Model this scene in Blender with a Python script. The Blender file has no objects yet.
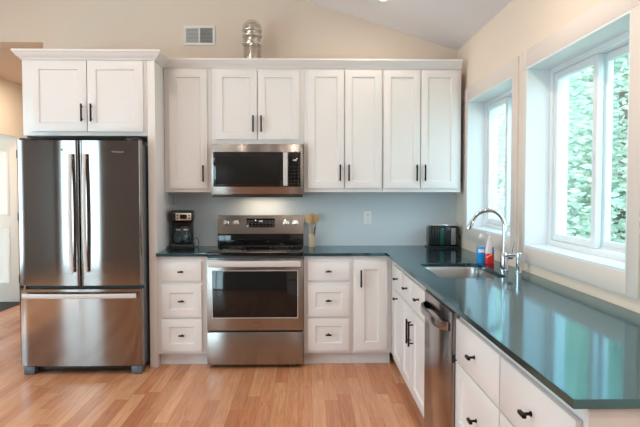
import bpy, bmesh, math, random
from mathutils import Vector, Matrix, noise

R = math.radians
C = bpy.context.scene.collection
SC = bpy.context.scene

# ------------------------------------------------------------------ camera, sky, sun, exposure
cam_data = bpy.data.cameras.new('camera')
cam_data.sensor_width = 36.0
cam_data.lens = 590.27 / 640 * 36.0
cam_data.clip_start = 0.05
cam = bpy.data.objects.new('camera', cam_data)
C.objects.link(cam)
cam.location = (0.4069, -5.2999, 1.4106)
cam.rotation_euler = (R(90) - 0.0393, 0.0, -0.0225)
SC.camera = cam

SC.view_settings.view_transform = 'Standard'
SC.view_settings.look = 'None'
SC.view_settings.gamma = 1.0
SC.view_settings.use_curve_mapping = False
SC.view_settings.exposure = -0.3

world = bpy.data.worlds.new('sky')
SC.world = world
world.use_nodes = True
wn = world.node_tree.nodes
wl = world.node_tree.links
wbg = wn['Background']
wgeo = wn.new('ShaderNodeTexCoord')
wsep = wn.new('ShaderNodeSeparateXYZ')
wramp = wn.new('ShaderNodeValToRGB')
wramp.color_ramp.elements[0].position = 0.0
wramp.color_ramp.elements[0].color = (0.68, 0.88, 1.0, 1)
wramp.color_ramp.elements[1].position = 0.7
wramp.color_ramp.elements[1].color = (0.50, 0.78, 1.0, 1)
wl.new(wgeo.outputs['Generated'], wsep.inputs[0])
wl.new(wsep.outputs['Z'], wramp.inputs[0])
wl.new(wramp.outputs[0], wbg.inputs['Color'])
wdot = wn.new('ShaderNodeVectorMath')          # brighter on the sun's side of the sky
wdot.operation = 'DOT_PRODUCT'
wdot.inputs[1].default_value = Vector((-0.86, -0.48, 0.15)).normalized()
wmr = wn.new('ShaderNodeMapRange')
wmr.inputs['From Min'].default_value = -1.0
wmr.inputs['From Max'].default_value = 1.0
wmr.inputs['To Min'].default_value = 1.6
wmr.inputs['To Max'].default_value = 13.5
wl.new(wgeo.outputs['Generated'], wdot.inputs[0])
wl.new(wdot.outputs['Value'], wmr.inputs['Value'])
wl.new(wmr.outputs[0], wbg.inputs['Strength'])

sun_data = bpy.data.lights.new('sun', 'SUN')
sun_data.energy = 9.0
sun_data.angle = R(2)
sun_data.color = (1.0, 0.97, 0.9)
sun = bpy.data.objects.new('sun', sun_data)
C.objects.link(sun)
sun.rotation_euler = Vector((0.62, 0.25, -0.74)).to_track_quat('-Z', 'Y').to_euler()

CAN_POWER = 18.0
CAN_COLOR = (1.0, 0.84, 0.70)
HOOD_POWER = 1.5
HALL_POWER = 18.0


def portal(name, loc, rot, sx, sy):
    ld = bpy.data.lights.new(name, 'AREA')
    ld.shape = 'RECTANGLE'
    ld.size, ld.size_y = sx, sy
    ld.cycles.is_portal = True
    o = bpy.data.objects.new(name, ld)
    C.objects.link(o)
    o.location = loc
    o.rotation_euler = rot
    return o


XW = 1.756            # right wall
YF = -6.8             # wall behind the camera
XL = -4.3             # left wall
portal('window_portal', (2.02, -0.92, 1.62), (0, R(90), 0), 1.08, 1.06)
portal('window_portal', (2.02, -2.257, 1.62), (0, R(90), 0), 1.10, 1.19)
portal('window_portal', (-3.60, YF - 0.2, 1.23), (R(90), 0, 0), 1.24, 2.36)
portal('window_portal', (XL - 0.2, -3.7, 1.35), (0, R(-90), 0), 2.1, 2.6)


# ------------------------------------------------------------------ materials
def mat(name, color, rough=0.5, metal=0.0, spec=0.5, ior=1.5, coat=0.0, emit=None, estr=0.0, trans=0.0):
    m = bpy.data.materials.new(name)
    m.use_nodes = True
    b = m.node_tree.nodes['Principled BSDF']
    b.inputs['Base Color'].default_value = (*color, 1)
    b.inputs['Roughness'].default_value = rough
    b.inputs['Metallic'].default_value = metal
    b.inputs['Specular IOR Level'].default_value = spec
    b.inputs['IOR'].default_value = ior
    b.inputs['Coat Weight'].default_value = coat
    b.inputs['Transmission Weight'].default_value = trans
    if emit:
        b.inputs['Emission Color'].default_value = (*emit, 1)
        b.inputs['Emission Strength'].default_value = estr
    return m


def nodes_of(m):
    return m.node_tree.nodes, m.node_tree.links, m.node_tree.nodes['Principled BSDF']


def mottled(name, color, rough, amount=0.03, scale=6.0, bump=0.0, bscale=120.0, **kw):
    """paint with a faint unevenness"""
    m = mat(name, color, rough, **kw)
    n, l, b = nodes_of(m)
    tc = n.new('ShaderNodeTexCoord')
    nz = n.new('ShaderNodeTexNoise')
    nz.inputs['Scale'].default_value = scale
    nz.inputs['Detail'].default_value = 4
    l.new(tc.outputs['Object'], nz.inputs['Vector'])
    mx = n.new('ShaderNodeMix')
    mx.data_type = 'RGBA'
    mx.inputs['A'].default_value = (*[c * (1 - amount) for c in color], 1)
    mx.inputs['B'].default_value = (*[min(1, c * (1 + amount)) for c in color], 1)
    l.new(nz.outputs['Fac'], mx.inputs['Factor'])
    l.new(mx.outputs['Result'], b.inputs['Base Color'])
    if bump:
        n2 = n.new('ShaderNodeTexNoise')
        n2.inputs['Scale'].default_value = bscale
        l.new(tc.outputs['Object'], n2.inputs['Vector'])
        bp = n.new('ShaderNodeBump')
        bp.inputs['Strength'].default_value = bump
        bp.inputs['Distance'].default_value = 0.001
        l.new(n2.outputs['Fac'], bp.inputs['Height'])
        l.new(bp.outputs['Normal'], b.inputs['Normal'])
    return m


def steel(name, color, rough=0.25, aniso=0.8, axis='Z', rot=0.25):
    m = mat(name, color, rough, 1.0)
    n, l, b = nodes_of(m)
    b.inputs['Anisotropic'].default_value = aniso
    b.inputs['Anisotropic Rotation'].default_value = rot
    tg = n.new('ShaderNodeTangent')
    tg.direction_type = 'RADIAL'
    tg.axis = axis
    l.new(tg.outputs['Tangent'], b.inputs['Tangent'])
    tc = n.new('ShaderNodeTexCoord')
    mp = n.new('ShaderNodeMapping')
    mp.inputs['Scale'].default_value = (3, 3, 260)
    nz = n.new('ShaderNodeTexNoise')
    nz.inputs['Scale'].default_value = 3
    nz.inputs['Detail'].default_value = 3
    l.new(tc.outputs['Object'], mp.inputs[0])
    l.new(mp.outputs[0], nz.inputs['Vector'])
    mr = n.new('ShaderNodeMapRange')
    mr.inputs['To Min'].default_value = rough * 0.85
    mr.inputs['To Max'].default_value = rough * 1.15
    l.new(nz.outputs['Fac'], mr.inputs['Value'])
    l.new(mr.outputs[0], b.inputs['Roughness'])
    return m


def floor_material(name, colors, width=0.088, length=1.05, rough=0.27):
    m = mat(name, colors[0], rough)
    n, l, b = nodes_of(m)
    tc = n.new('ShaderNodeTexCoord')
    sp = n.new('ShaderNodeSeparateXYZ')
    l.new(tc.outputs['Object'], sp.inputs[0])

    def math_(op, a, bb=None):
        q = n.new('ShaderNodeMath')
        q.operation = op
        for i, v in enumerate((a, bb)):
            if v is None:
                continue
            if isinstance(v, (int, float)):
                q.inputs[i].default_value = v
            else:
                l.new(v, q.inputs[i])
        return q.outputs[0]
    u = math_('DIVIDE', sp.outputs['X'], width)
    row = math_('FLOOR', u)
    w1 = n.new('ShaderNodeTexWhiteNoise')
    w1.noise_dimensions = '1D'
    l.new(row, w1.inputs['W'])
    v = math_('ADD', math_('DIVIDE', sp.outputs['Y'], length), math_('MULTIPLY', w1.outputs['Value'], 9.0))
    col = math_('FLOOR', v)
    w2 = n.new('ShaderNodeTexWhiteNoise')
    w2.noise_dimensions = '2D'
    cb = n.new('ShaderNodeCombineXYZ')
    l.new(row, cb.inputs[0])
    l.new(col, cb.inputs[1])
    l.new(cb.outputs[0], w2.inputs['Vector'])
    ramp = n.new('ShaderNodeValToRGB')
    cr = ramp.color_ramp
    cr.elements[0].color = (*colors[0], 1)
    cr.elements[1].color = (*colors[-1], 1)
    for i, c in enumerate(colors[1:-1]):
        e = cr.elements.new((i + 1) / (len(colors) - 1))
        e.color = (*c, 1)
    l.new(w2.outputs['Value'], ramp.inputs[0])
    # grain: long streaks along the board, shifted board by board
    gv = n.new('ShaderNodeCombineXYZ')
    l.new(math_('MULTIPLY', sp.outputs['X'], 26.0), gv.inputs[0])
    l.new(math_('MULTIPLY', sp.outputs['Y'], 1.7), gv.inputs[1])
    l.new(math_('MULTIPLY', w2.outputs['Value'], 40.0), gv.inputs[2])
    g = n.new('ShaderNodeTexNoise')
    g.inputs['Scale'].default_value = 1.6
    g.inputs['Detail'].default_value = 5
    g.inputs['Distortion'].default_value = 1.2
    l.new(gv.outputs[0], g.inputs['Vector'])
    gr = n.new('ShaderNodeMapRange')
    gr.inputs['From Min'].default_value = 0.3
    gr.inputs['From Max'].default_value = 0.7
    gr.inputs['To Min'].default_value = 0.80
    gr.inputs['To Max'].default_value = 1.12
    l.new(g.outputs['Fac'], gr.inputs['Value'])
    # joints
    fu = math_('FRACT', u)
    fv = math_('FRACT', v)
    eu = math_('MINIMUM', fu, math_('SUBTRACT', 1.0, fu))
    ev = math_('MINIMUM', fv, math_('SUBTRACT', 1.0, fv))
    ju = math_('GREATER_THAN', eu, 0.014)
    jv = math_('GREATER_THAN', ev, 0.0012)
    j = math_('MULTIPLY', ju, jv)
    jj = math_('ADD', math_('MULTIPLY', j, 0.38), 0.62)
    tot = math_('MULTIPLY', gr.outputs[0], jj)
    mx = n.new('ShaderNodeVectorMath')
    mx.operation = 'SCALE'
    l.new(ramp.outputs[0], mx.inputs[0])
    l.new(tot, mx.inputs['Scale'])
    l.new(mx.outputs[0], b.inputs['Base Color'])
    bp = n.new('ShaderNodeBump')
    bp.inputs['Strength'].default_value = 0.25
    bp.inputs['Distance'].default_value = 0.001
    l.new(j, bp.inputs['Height'])
    l.new(bp.outputs['Normal'], b.inputs['Normal'])
    return m


def glass_mat(name, tint=(0.95, 0.98, 0.97), ior=1.45):
    m = bpy.data.materials.new(name)
    m.use_nodes = True
    n, l = m.node_tree.nodes, m.node_tree.links
    n.remove(n['Principled BSDF'])
    tr = n.new('ShaderNodeBsdfTransparent')
    tr.inputs['Color'].default_value = (*tint, 1)
    gl = n.new('ShaderNodeBsdfGlossy')
    gl.inputs['Roughness'].default_value = 0.02
    fr = n.new('ShaderNodeFresnel')
    geo = n.new('ShaderNodeNewGeometry')
    mr = n.new('ShaderNodeMapRange')                     # the far side of a pane bends the other way
    mr.inputs['To Min'].default_value = ior
    mr.inputs['To Max'].default_value = 1.0 / ior
    l.new(geo.outputs['Backfacing'], mr.inputs['Value'])
    l.new(mr.outputs[0], fr.inputs['IOR'])
    mx = n.new('ShaderNodeMixShader')
    l.new(fr.outputs[0], mx.inputs[0])
    l.new(tr.outputs[0], mx.inputs[1])
    l.new(gl.outputs[0], mx.inputs[2])
    l.new(mx.outputs[0], n['Material Output'].inputs['Surface'])
    return m


def leaf_mat(name, c1, c2):
    m = mat(name, c1, 0.55)
    n, l, b = nodes_of(m)
    g = n.new('ShaderNodeNewGeometry')
    ramp = n.new('ShaderNodeValToRGB')
    ramp.color_ramp.elements[0].color = (*c1, 1)
    ramp.color_ramp.elements[1].color = (*c2, 1)
    l.new(g.outputs['Random Per Island'], ramp.inputs[0])
    l.new(ramp.outputs[0], b.inputs['Base Color'])
    tl = n.new('ShaderNodeBsdfTranslucent')
    l.new(ramp.outputs[0], tl.inputs['Color'])
    mx = n.new('ShaderNodeMixShader')
    mx.inputs[0].default_value = 0.55
    l.new(b.outputs[0], mx.inputs[1])
    l.new(tl.outputs[0], mx.inputs[2])
    l.new(mx.outputs[0], n['Material Output'].inputs['Surface'])
    return m


M = {}
M['wall'] = mottled('wall_paint', (0.80, 0.68, 0.565), 0.7, 0.02, 2.0, 0.15, 180)
M['splash'] = mottled('daylight_tinted_wall', (0.60, 0.65, 0.675), 0.55, 0.02, 2.0, 0.1, 180)  # blue cast of the daylight put into the wall colour
M['ceiling'] = mottled('ceiling_paint', (0.86, 0.83, 0.83), 0.85, 0.015, 2.0, 0.2, 140)
M['trim'] = mottled('trim_paint', (0.74, 0.66, 0.60), 0.45, 0.015, 3.0)
M['white'] = mottled('cabinet_paint', (0.80, 0.765, 0.75), 0.32, 0.01, 3.0)
M['vinyl'] = mottled('white_window_vinyl', (0.76, 0.80, 0.82), 0.35, 0.01, 3.0)
M['door'] = mottled('cream_door_paint', (0.78, 0.71, 0.62), 0.4, 0.01, 3.0)
M['floor'] = floor_material('oak_planks', [(0.58, 0.240, 0.112), (0.69, 0.335, 0.172), (0.50, 0.190, 0.086), (0.74, 0.39, 0.21), (0.63, 0.285, 0.138)])
M['dark_floor'] = mottled('dark_carpet', (0.05, 0.05, 0.05), 0.95, 0.2, 60)
M['black'] = mat('black_metal', (0.006, 0.006, 0.006), 0.45, spec=0.2)
M['black_plastic'] = mat('black_plastic', (0.014, 0.015, 0.016), 0.3)
M['black_glass'] = mat('black_glass', (0.006, 0.006, 0.007), 0.06)
M['mesh_glass'] = mat('microwave_window_mesh', (0.016, 0.015, 0.014), 0.3, spec=0.12)
M['cook_glass'] = mat('cooktop_glass', (0.005, 0.005, 0.006), 0.08, spec=0.3)
M['burner'] = mat('burner_ring', (0.05, 0.05, 0.05), 0.3)
M['fridge'] = steel('brushed_fridge_steel', (0.30, 0.275, 0.26), 0.085, 0.88)
M['range'] = steel('brushed_range_steel', (0.34, 0.315, 0.295), 0.25, 0.85)
M['dw'] = steel('brushed_dishwasher_steel', (0.34, 0.31, 0.30), 0.2, 0.75)
M['handle_steel'] = mat('bright_handle_steel', (0.62, 0.585, 0.57), 0.42, 0.12)
M['steel_side'] = mat('grey_side_panel', (0.12, 0.14, 0.16), 0.45, 0.4)
M['seal'] = mat('dark_door_seal', (0.01, 0.02, 0.025), 0.5)
M['chrome'] = mat('polished_chrome', (0.85, 0.87, 0.90), 0.06, 1.0)
M['silver'] = mat('soft_silver', (0.72, 0.70, 0.66), 0.28, 1.0)
M['sink'] = mat('satin_sink_steel', (0.50, 0.49, 0.48), 0.30, 1.0)
M['wood'] = mottled('pale_spoon_wood', (0.62, 0.40, 0.21), 0.55, 0.15, 30)
M['crock'] = mottled('tan_crock', (0.60, 0.45, 0.32), 0.5, 0.06, 40)
M['plastic_white'] = mat('white_plastic', (0.82, 0.82, 0.80), 0.35)
M['slot'] = mat('dark_slot', (0.02, 0.02, 0.02), 0.7)
M['vent_blade'] = mat('grey_vent_blade', (0.46, 0.45, 0.43), 0.5)
M['knob'] = mat('knob_steel', (0.72, 0.74, 0.74), 0.2, 1.0)
M['lamp'] = mat('lamp_glow', (1, 1, 1), 0.5, emit=(1.0, 0.93, 0.84), estr=14.0)
M['digits'] = mat('display_digits', (0.1, 0.1, 0.1), 0.5, emit=(0.8, 0.95, 1.0), estr=1.6)
M['key'] = mat('printed_keys', (0.07, 0.07, 0.07), 0.6)
M['badge'] = mat('engraved_badge', (0.30, 0.29, 0.28), 0.4, 0.6)
M['pane'] = glass_mat('window_glass')
M['jar_glass'] = glass_mat('thick_jar_glass', (0.90, 0.87, 0.82), 1.9)
M['carafe'] = glass_mat('carafe_glass', (0.55, 0.72, 0.74), 1.8)
M['clear'] = glass_mat('clear_bottle_plastic', (0.93, 0.95, 0.97), 1.4)
M['blue'] = mat('blue_dish_soap', (0.01, 0.30, 0.75), 0.15)
M['red'] = mat('red_label', (0.72, 0.02, 0.03), 0.3)
M['labelblue'] = mat('blue_label', (0.06, 0.20, 0.55), 0.3)
M['yellow'] = mat('yellow_label_mark', (0.9, 0.65, 0.1), 0.4)
M['toaster'] = mat('black_gloss_enamel', (0.010, 0.014, 0.014), 0.14)
M['coffee'] = mat('dark_coffee', (0.02, 0.012, 0.008), 0.2)
M['bark'] = mottled('tree_bark', (0.12, 0.09, 0.07), 0.9, 0.2, 12)
M['leaf_a'] = leaf_mat('mid_green_leaves', (0.24, 0.36, 0.26), (0.56, 0.63, 0.54))
M['leaf_b'] = leaf_mat('light_green_leaves', (0.36, 0.47, 0.38), (0.70, 0.75, 0.68))
M['leaf_c'] = leaf_mat('blue_green_leaves', (0.16, 0.30, 0.27), (0.42, 0.55, 0.51))
M['lawn'] = mottled('lawn', (0.27, 0.34, 0.25), 0.95, 0.3, 3)

# counter: dark polished stone with fine flecks
cm = mat('dark_polished_stone', (0.03, 0.035, 0.04), 0.09, ior=3.1)
cm.node_tree.nodes['Principled BSDF'].inputs['Specular Tint'].default_value = (0.40, 0.85, 1.0, 1)
n_, l_, b_ = nodes_of(cm)
tc_ = n_.new('ShaderNodeTexCoord')
nz_ = n_.new('ShaderNodeTexNoise')
nz_.inputs['Scale'].default_value = 300
nz_.inputs['Detail'].default_value = 2
l_.new(tc_.outputs['Object'], nz_.inputs['Vector'])
rp_ = n_.new('ShaderNodeValToRGB')
rp_.color_ramp.elements[0].position = 0.4
rp_.color_ramp.elements[0].color = (0.007, 0.012, 0.016, 1)
rp_.color_ramp.elements[1].position = 0.75
rp_.color_ramp.elements[1].color = (0.040, 0.058, 0.068, 1)
l_.new(nz_.outputs['Fac'], rp_.inputs[0])
l_.new(rp_.outputs[0], b_.inputs['Base Color'])
M['stone'] = cm


# ------------------------------------------------------------------ mesh helpers
def finish(name, bm, m, parent=None, label=None, smooth=35):
    bmesh.ops.recalc_face_normals(bm, faces=bm.faces[:])
    if smooth:
        lim = R(smooth)
        for f in bm.faces:
            f.smooth = True
        for e in bm.edges:
            if len(e.link_faces) == 2:
                e.smooth = e.calc_face_angle(3.2) < lim
            else:
                e.smooth = False
    me = bpy.data.meshes.new(name)
    bm.to_mesh(me)
    bm.free()
    for q in (m if isinstance(m, (list, tuple)) else [m]):
        me.materials.append(q)
    o = bpy.data.objects.new(name, me)
    C.objects.link(o)
    if parent:
        o.parent = parent
    if label:
        o['label'] = label
    return o


def thing(name, label, cat, loc=(0, 0, 0), rz=0.0, group=None):
    o = bpy.data.objects.new(name, None)
    C.objects.link(o)
    o.empty_display_size = 0.05
    o.location = loc
    o.rotation_euler = (0, 0, rz)
    o['label'] = label
    o['category'] = cat
    if group:
        o['group'] = group
    return o


def tag(o, label, cat, group=None):
    o['label'] = label
    o['category'] = cat
    if group:
        o['group'] = group
    return o


def struct(name, bm, m, parent=None, smooth=35):
    o = finish(name, bm, m, parent, smooth=smooth)
    if parent is None:
        o['kind'] = 'structure'
    return o


def dup(o, parent, loc=None):
    c = o.copy()
    C.objects.link(c)
    c.parent = parent
    if loc is not None:
        c.location = loc
    return c


def box(bm, x0, x1, y0, y1, z0, z1, bev=0.0, seg=2, mi=0):
    vs = [bm.verts.new((x, y, z)) for x in (x0, x1) for y in (y0, y1) for z in (z0, z1)]
    idx = [(0, 1, 3, 2), (4, 6, 7, 5), (0, 4, 5, 1), (2, 3, 7, 6), (0, 2, 6, 4), (1, 5, 7, 3)]
    fs = [bm.faces.new([vs[i] for i in f]) for f in idx]
    for f in fs:
        f.material_index = mi
    if bev:
        es = list({e for f in fs for e in f.edges})
        bmesh.ops.bevel(bm, geom=es, offset=bev, segments=seg, profile=0.5, affect='EDGES')
    return fs


def B(*a, **k):
    bm = bmesh.new()
    box(bm, *a, **k)
    return bm


def frame_axes(d):
    d = d.normalized()
    up = Vector((0, 0, 1)) if abs(d.z) < 0.95 else Vector((1, 0, 0))
    a = d.cross(up).normalized()
    return a, d.cross(a).normalized()


def tube(bm, pts, r, seg=12, cap=True, flat=None, mi=0):
    """round bar along a polyline; r a number or a list; flat = (ra, rb) for an oval section"""
    pts = [Vector(p) for p in pts]
    rings = []
    a0 = None
    for i, p in enumerate(pts):
        if i == 0:
            d = pts[1] - p
        elif i == len(pts) - 1:
            d = p - pts[i - 1]
        else:
            d = (pts[i + 1] - p).normalized() + (p - pts[i - 1]).normalized()
        d.normalize()
        if a0 is None:
            a, b = frame_axes(d)
        else:
            a = (a0 - d * a0.dot(d)).normalized()
            b = d.cross(a).normalized()
        a0 = a
        rr = r[i] if isinstance(r, (list, tuple)) else r
        ra, rb = (rr, rr) if flat is None else (flat[0] * rr, flat[1] * rr)
        rings.append([bm.verts.new(p + a * (math.cos(t) * ra) + b * (math.sin(t) * rb))
                      for t in (2 * math.pi * k / seg for k in range(seg))])
    for i in range(len(rings) - 1):
        for k in range(seg):
            f = bm.faces.new((rings[i][k], rings[i][(k + 1) % seg], rings[i + 1][(k + 1) % seg], rings[i + 1][k]))
            f.material_index = mi
    if cap:
        for q in (rings[0][::-1], rings[-1]):
            f = bm.faces.new(q)
            f.material_index = mi


def lathe(bm, prof, cx=0, cy=0, cz=0, seg=24, sx=1.0, sy=1.0, mi=0):
    rings = []
    for r, z in prof:
        if r < 1e-6:
            rings.append([bm.verts.new((cx, cy, cz + z))])
        else:
            rings.append([bm.verts.new((cx + math.cos(t) * r * sx, cy + math.sin(t) * r * sy, cz + z))
                          for t in (2 * math.pi * k / seg for k in range(seg))])
    for i in range(len(rings) - 1):
        a, b = rings[i], rings[i + 1]
        for k in range(seg):
            k2 = (k + 1) % seg
            if len(a) == 1 and len(b) == 1:
                continue
            if len(a) == 1:
                f = bm.faces.new((a[0], b[k2], b[k]))
            elif len(b) == 1:
                f = bm.faces.new((a[k], a[k2], b[0]))
            else:
                f = bm.faces.new((a[k], a[k2], b[k2], b[k]))
            f.material_index = mi


def prism(bm, poly, axis, a0, a1, mi=0):
    """extrude a polygon of 2D points along an axis ('X','Y','Z')"""
    def P(u, v, w):
        return {'X': (w, u, v), 'Y': (u, w, v), 'Z': (u, v, w)}[axis]
    lo = [bm.verts.new(P(u, v, a0)) for u, v in poly]
    hi = [bm.verts.new(P(u, v, a1)) for u, v in poly]
    n = len(poly)
    fs = [bm.faces.new(lo[::-1]), bm.faces.new(hi)]
    for i in range(n):
        fs.append(bm.faces.new((lo[i], lo[(i + 1) % n], hi[(i + 1) % n], hi[i])))
    for f in fs:
        f.material_index = mi
    return fs


def shaker(x0, x1, z0, z1, yf, th=0.02, rail=0.057, depth=0.010, bev=0.002, cham=0.006):
    """frame-and-panel front facing -Y, its face at yf"""
    bm = bmesh.new()
    levels = [(0.0, yf + th), (0.0, yf + bev), (bev * 0.3, yf + bev * 0.3), (bev, yf),
              (rail, yf), (rail + cham * 0.5, yf + depth * 0.75), (rail + cham, yf + depth)]
    rg = []
    for o, y in levels:
        rg.append([bm.verts.new(p) for p in ((x0 + o, y, z0 + o), (x1 - o, y, z0 + o), (x1 - o, y, z1 - o), (x0 + o, y, z1 - o))])
    for i in range(len(rg) - 1):
        for k in range(4):
            k2 = (k + 1) % 4
            bm.faces.new((rg[i][k], rg[i][k2], rg[i + 1][k2], rg[i + 1][k]))
    bm.faces.new(rg[-1])
    bm.faces.new(rg[0][::-1])
    return bm


def text_mesh(name, body, size, loc, rot, m, parent, extrude=0.0004):
    cu = bpy.data.curves.new(name, 'FONT')
    cu.body = body
    cu.size = size
    cu.extrude = extrude
    cu.align_x = 'CENTER'
    cu.align_y = 'CENTER'
    tmp = bpy.data.objects.new(name + '_curve', cu)
    C.objects.link(tmp)
    bpy.context.view_layer.update()
    me = bpy.data.meshes.new_from_object(tmp.evaluated_get(bpy.context.evaluated_depsgraph_get()))
    bpy.data.objects.remove(tmp)
    me.materials.clear()
    me.materials.append(m)
    o = bpy.data.objects.new(name, me)
    C.objects.link(o)
    o.location = loc
    o.rotation_euler = rot
    o.parent = parent
    return o


# ------------------------------------------------------------------ shared cabinet hardware
def bar_handle_mesh(length=0.137):
    bm = bmesh.new()
    h = length / 2
    box(bm, -0.0065, 0.0065, -0.034, -0.023, -h, h, 0.0018)
    for s in (-1, 1):
        tube(bm, [(0, 0.0, s * (h - 0.02)), (0, -0.026, s * (h - 0.02))], 0.0045, 10)
    return bm


def knob_mesh(length=0.046):
    bm = bmesh.new()
    tube(bm, [(0, 0, 0), (0, -0.004, 0), (0, -0.0045, 0), (0, -0.024, 0)], [0.008, 0.008, 0.0048, 0.0048], 12)
    h = length / 2
    box(bm, -h, h, -0.034, -0.022, -0.006, 0.006, 0.002)
    return bm


_first = {}


def hardware(kind, parent, loc):
    if kind not in _first:
        o = finish('handle' if kind != 'knob' else 'knob',
                   bar_handle_mesh(0.137 if kind == 'bar' else 0.155) if kind != 'knob' else knob_mesh(),
                   M['black'], parent, label='black metal handle')
        o.location = loc
        _first[kind] = o
        return o
    return dup(_first[kind], parent, loc)


def add_door(parent, x0, x1, z0, z1, yf, hloc=None, kind='bar', rail=0.057):
    d = finish('door', shaker(x0, x1, z0, z1, yf, rail=rail), M['white'], parent)
    if hloc:
        hardware(kind, d, (hloc[0], yf, hloc[1]))
    return d


def add_drawer(parent, x0, x1, z0, z1, yf, flat=False, rail=0.045, zk=None):
    if flat:
        d = finish('drawer', B(x0, x1, yf, yf + 0.02, z0, z1, 0.002), M['white'], parent)
    else:
        d = finish('drawer', shaker(x0, x1, z0, z1, yf, rail=rail), M['white'], parent)
    hardware('knob', d, ((x0 + x1) / 2, yf + (0.0 if flat else 0.010), zk if zk else (z0 + z1) / 2))
    return d


# ------------------------------------------------------------------ structure
def ceil_z(x):
    return 3.094 - 0.320 * (x - 0.391)


XR = -1.25
ZR = ceil_z(XR)
ZLW = ZR + 0.32 * (XL - XR)
T = 0.2

# floor and hall
struct('floor', B(XL - T, XW + 0.24, YF - T, 3.6, -0.12, 0.0), M['floor'])
struct('floor_side_room', B(-5.6, -3.15, 0.25, 3.6, 0.0005, 0.006), M['dark_floor'])

# back wall with the opening to the hall
bm = bmesh.new()
ztop_r = ceil_z(XW) + 0.06
poly = [(-1.912, 0), (XW + 0.24, 0), (XW + 0.24, ceil_z(XW + 0.24) + 0.06), (XR, ZR + 0.06), (XL - T, ZLW + 0.06 - 0.32 * T),
        (XL - T, 0), (-3.15, 0), (-3.15, 2.711), (-1.912, 2.711)]
prism(bm, poly, 'Y', 0.0, T)
struct('wall_back', bm, M['wall'])

# wall behind the camera with a glazed door opening
bm = bmesh.new()
OP3 = (-4.22, -2.98, 0.04, 2.42)
xs = [XL - T, OP3[0], OP3[1], XW + 0.24]
for i in range(3):
    a, b = xs[i], xs[i + 1]
    if i == 1:
        spans = [(0, OP3[2]), (OP3[3], None)]
    else:
        spans = [(0, None)]
    for z0, z1 in spans:
        if z1 is None:
            pts = [(a, z0), (b, z0)]
            def zt(x):
                return (ceil_z(x) if x > XR else ZR + 0.32 * (x - XR)) + 0.06
            pts.append((b, zt(b)))
            if a < XR < b:
                pts.append((XR, ZR + 0.06))
            pts.append((a, zt(a)))
            prism(bm, pts, 'Y', YF - T, YF)
        else:
            box(bm, a, b, YF - T, YF, z0, z1)
M['brown_wall'] = mottled('brown_wall_paint', (0.24, 0.215, 0.20), 0.7, 0.03, 2.0)
struct('wall_front', bm, M['brown_wall'])

# left wall
OP4 = (-5.0, -2.4, 0.30, 2.40)  # opening for an unseen window added as daylight fill
bm = bmesh.new()
box(bm, XL - T, XL, YF, OP4[0], 0.0, ZLW + 0.05)
box(bm, XL - T, XL, OP4[1], 0.0, 0.0, ZLW + 0.05)
box(bm, XL - T, XL, OP4[0], OP4[1], 0.0, OP4[2])
box(bm, XL - T, XL, OP4[0], OP4[1], OP4[3], ZLW + 0.05)
struct('wall_left', bm, M['brown_wall'])

# right wall with two windows
W1 = (-1.460, -0.385, 1.095, 2.155)      # y0, y1, z0, z1
W2 = (-2.865, -1.700, 1.064, 2.158)
XO = XW + 0.24
bm = bmesh.new()
zt_ = 2.72
ys = [YF - T, W2[0], W2[1], W1[0], W1[1], T]
for i in range(5):
    a, b = ys[i], ys[i + 1]
    w = {1: W2, 3: W1}.get(i)
    if w:
        box(bm, XW, XO, a, b, 0, w[2])
        box(bm, XW, XO, a, b, w[3], zt_)
    else:
        box(bm, XW, XO, a, b, 0, zt_)
struct('wall_right', bm, M['wall'])

# vaulted ceiling
bm = bmesh.new()
prism(bm, [(XR, ZR), (XW + 0.24, ceil_z(XW + 0.24)), (XW + 0.24, ceil_z(XW + 0.24) + 0.15), (XR, ZR + 0.15),
           (XL - T, ZLW - 0.32 * T + 0.15), (XL - T, ZLW - 0.32 * T)], 'Y', YF - T, T)
struct('ceiling', bm, M['ceiling'])

# hall beyond the opening
M['hall_wall'] = mottled('hall_paint', (0.80, 0.72, 0.62), 0.7, 0.02, 2.0)
struct('ceiling_hall', B(-5.6, -1.6, T, 3.6, 2.712, 2.85), mottled('hall_ceiling_paint', (0.74, 0.62, 0.52), 0.85, 0.02))
struct('wall_hall_right', B(-1.912, -1.75, T, 3.6, 0, 2.712), M['hall_wall'])
struct('wall_hall_end', B(-5.6, -1.75, 3.6, 3.75, 0, 2.85), M['hall_wall'])
bm = bmesh.new()
box(bm, -3.185, -3.15, T, 1.22, 0, 2.712)
box(bm, -3.185, -3.15, 1.22, 2.19, 2.065, 2.712)
box(bm, -3.185, -3.15, 2.19, 3.6, 0, 2.712)
struct('wall_hall_left', bm, M['hall_wall'])
struct('wall_side_room', B(-5.75, -5.6, T, 3.6, 0, 2.85), M['hall_wall'])
# wall strip with bluish daylight painted in, below the wall cabinets, from the tall panel to the window wall
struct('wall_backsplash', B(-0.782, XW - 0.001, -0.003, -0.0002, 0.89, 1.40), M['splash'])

# window trims (flat casings round the openings)
def casing(name, w, horn=0.0, fw=0.0):
    bm = bmesh.new()
    cw, th = 0.092, 0.012
    y0, y1, z0, z1 = w
    yl = y1 + cw + fw     # far edge
    yr = y0 - cw
    box(bm, XW - th, XW - 0.0003, y1, yl + horn, z1, z1 + 0.105, 0.002)
    box(bm, XW - th, XW - 0.0003, y0, y1, z1, z1 + 0.105, 0.002)
    box(bm, XW - th, XW - 0.0003, yr, y0, z1, z1 + 0.105, 0.002)
    box(bm, XW - th, XW - 0.0003, y1, yl, z0 - 0.095, z1, 0.002)
    box(bm, XW - th, XW - 0.0003, yr, y0, z0 - 0.095, z1, 0.002)
    box(bm, XW - th, XW - 0.0003, y0, y1, z0 - 0.095, z0, 0.002)
    return struct(name, bm, M['trim'])


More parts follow.
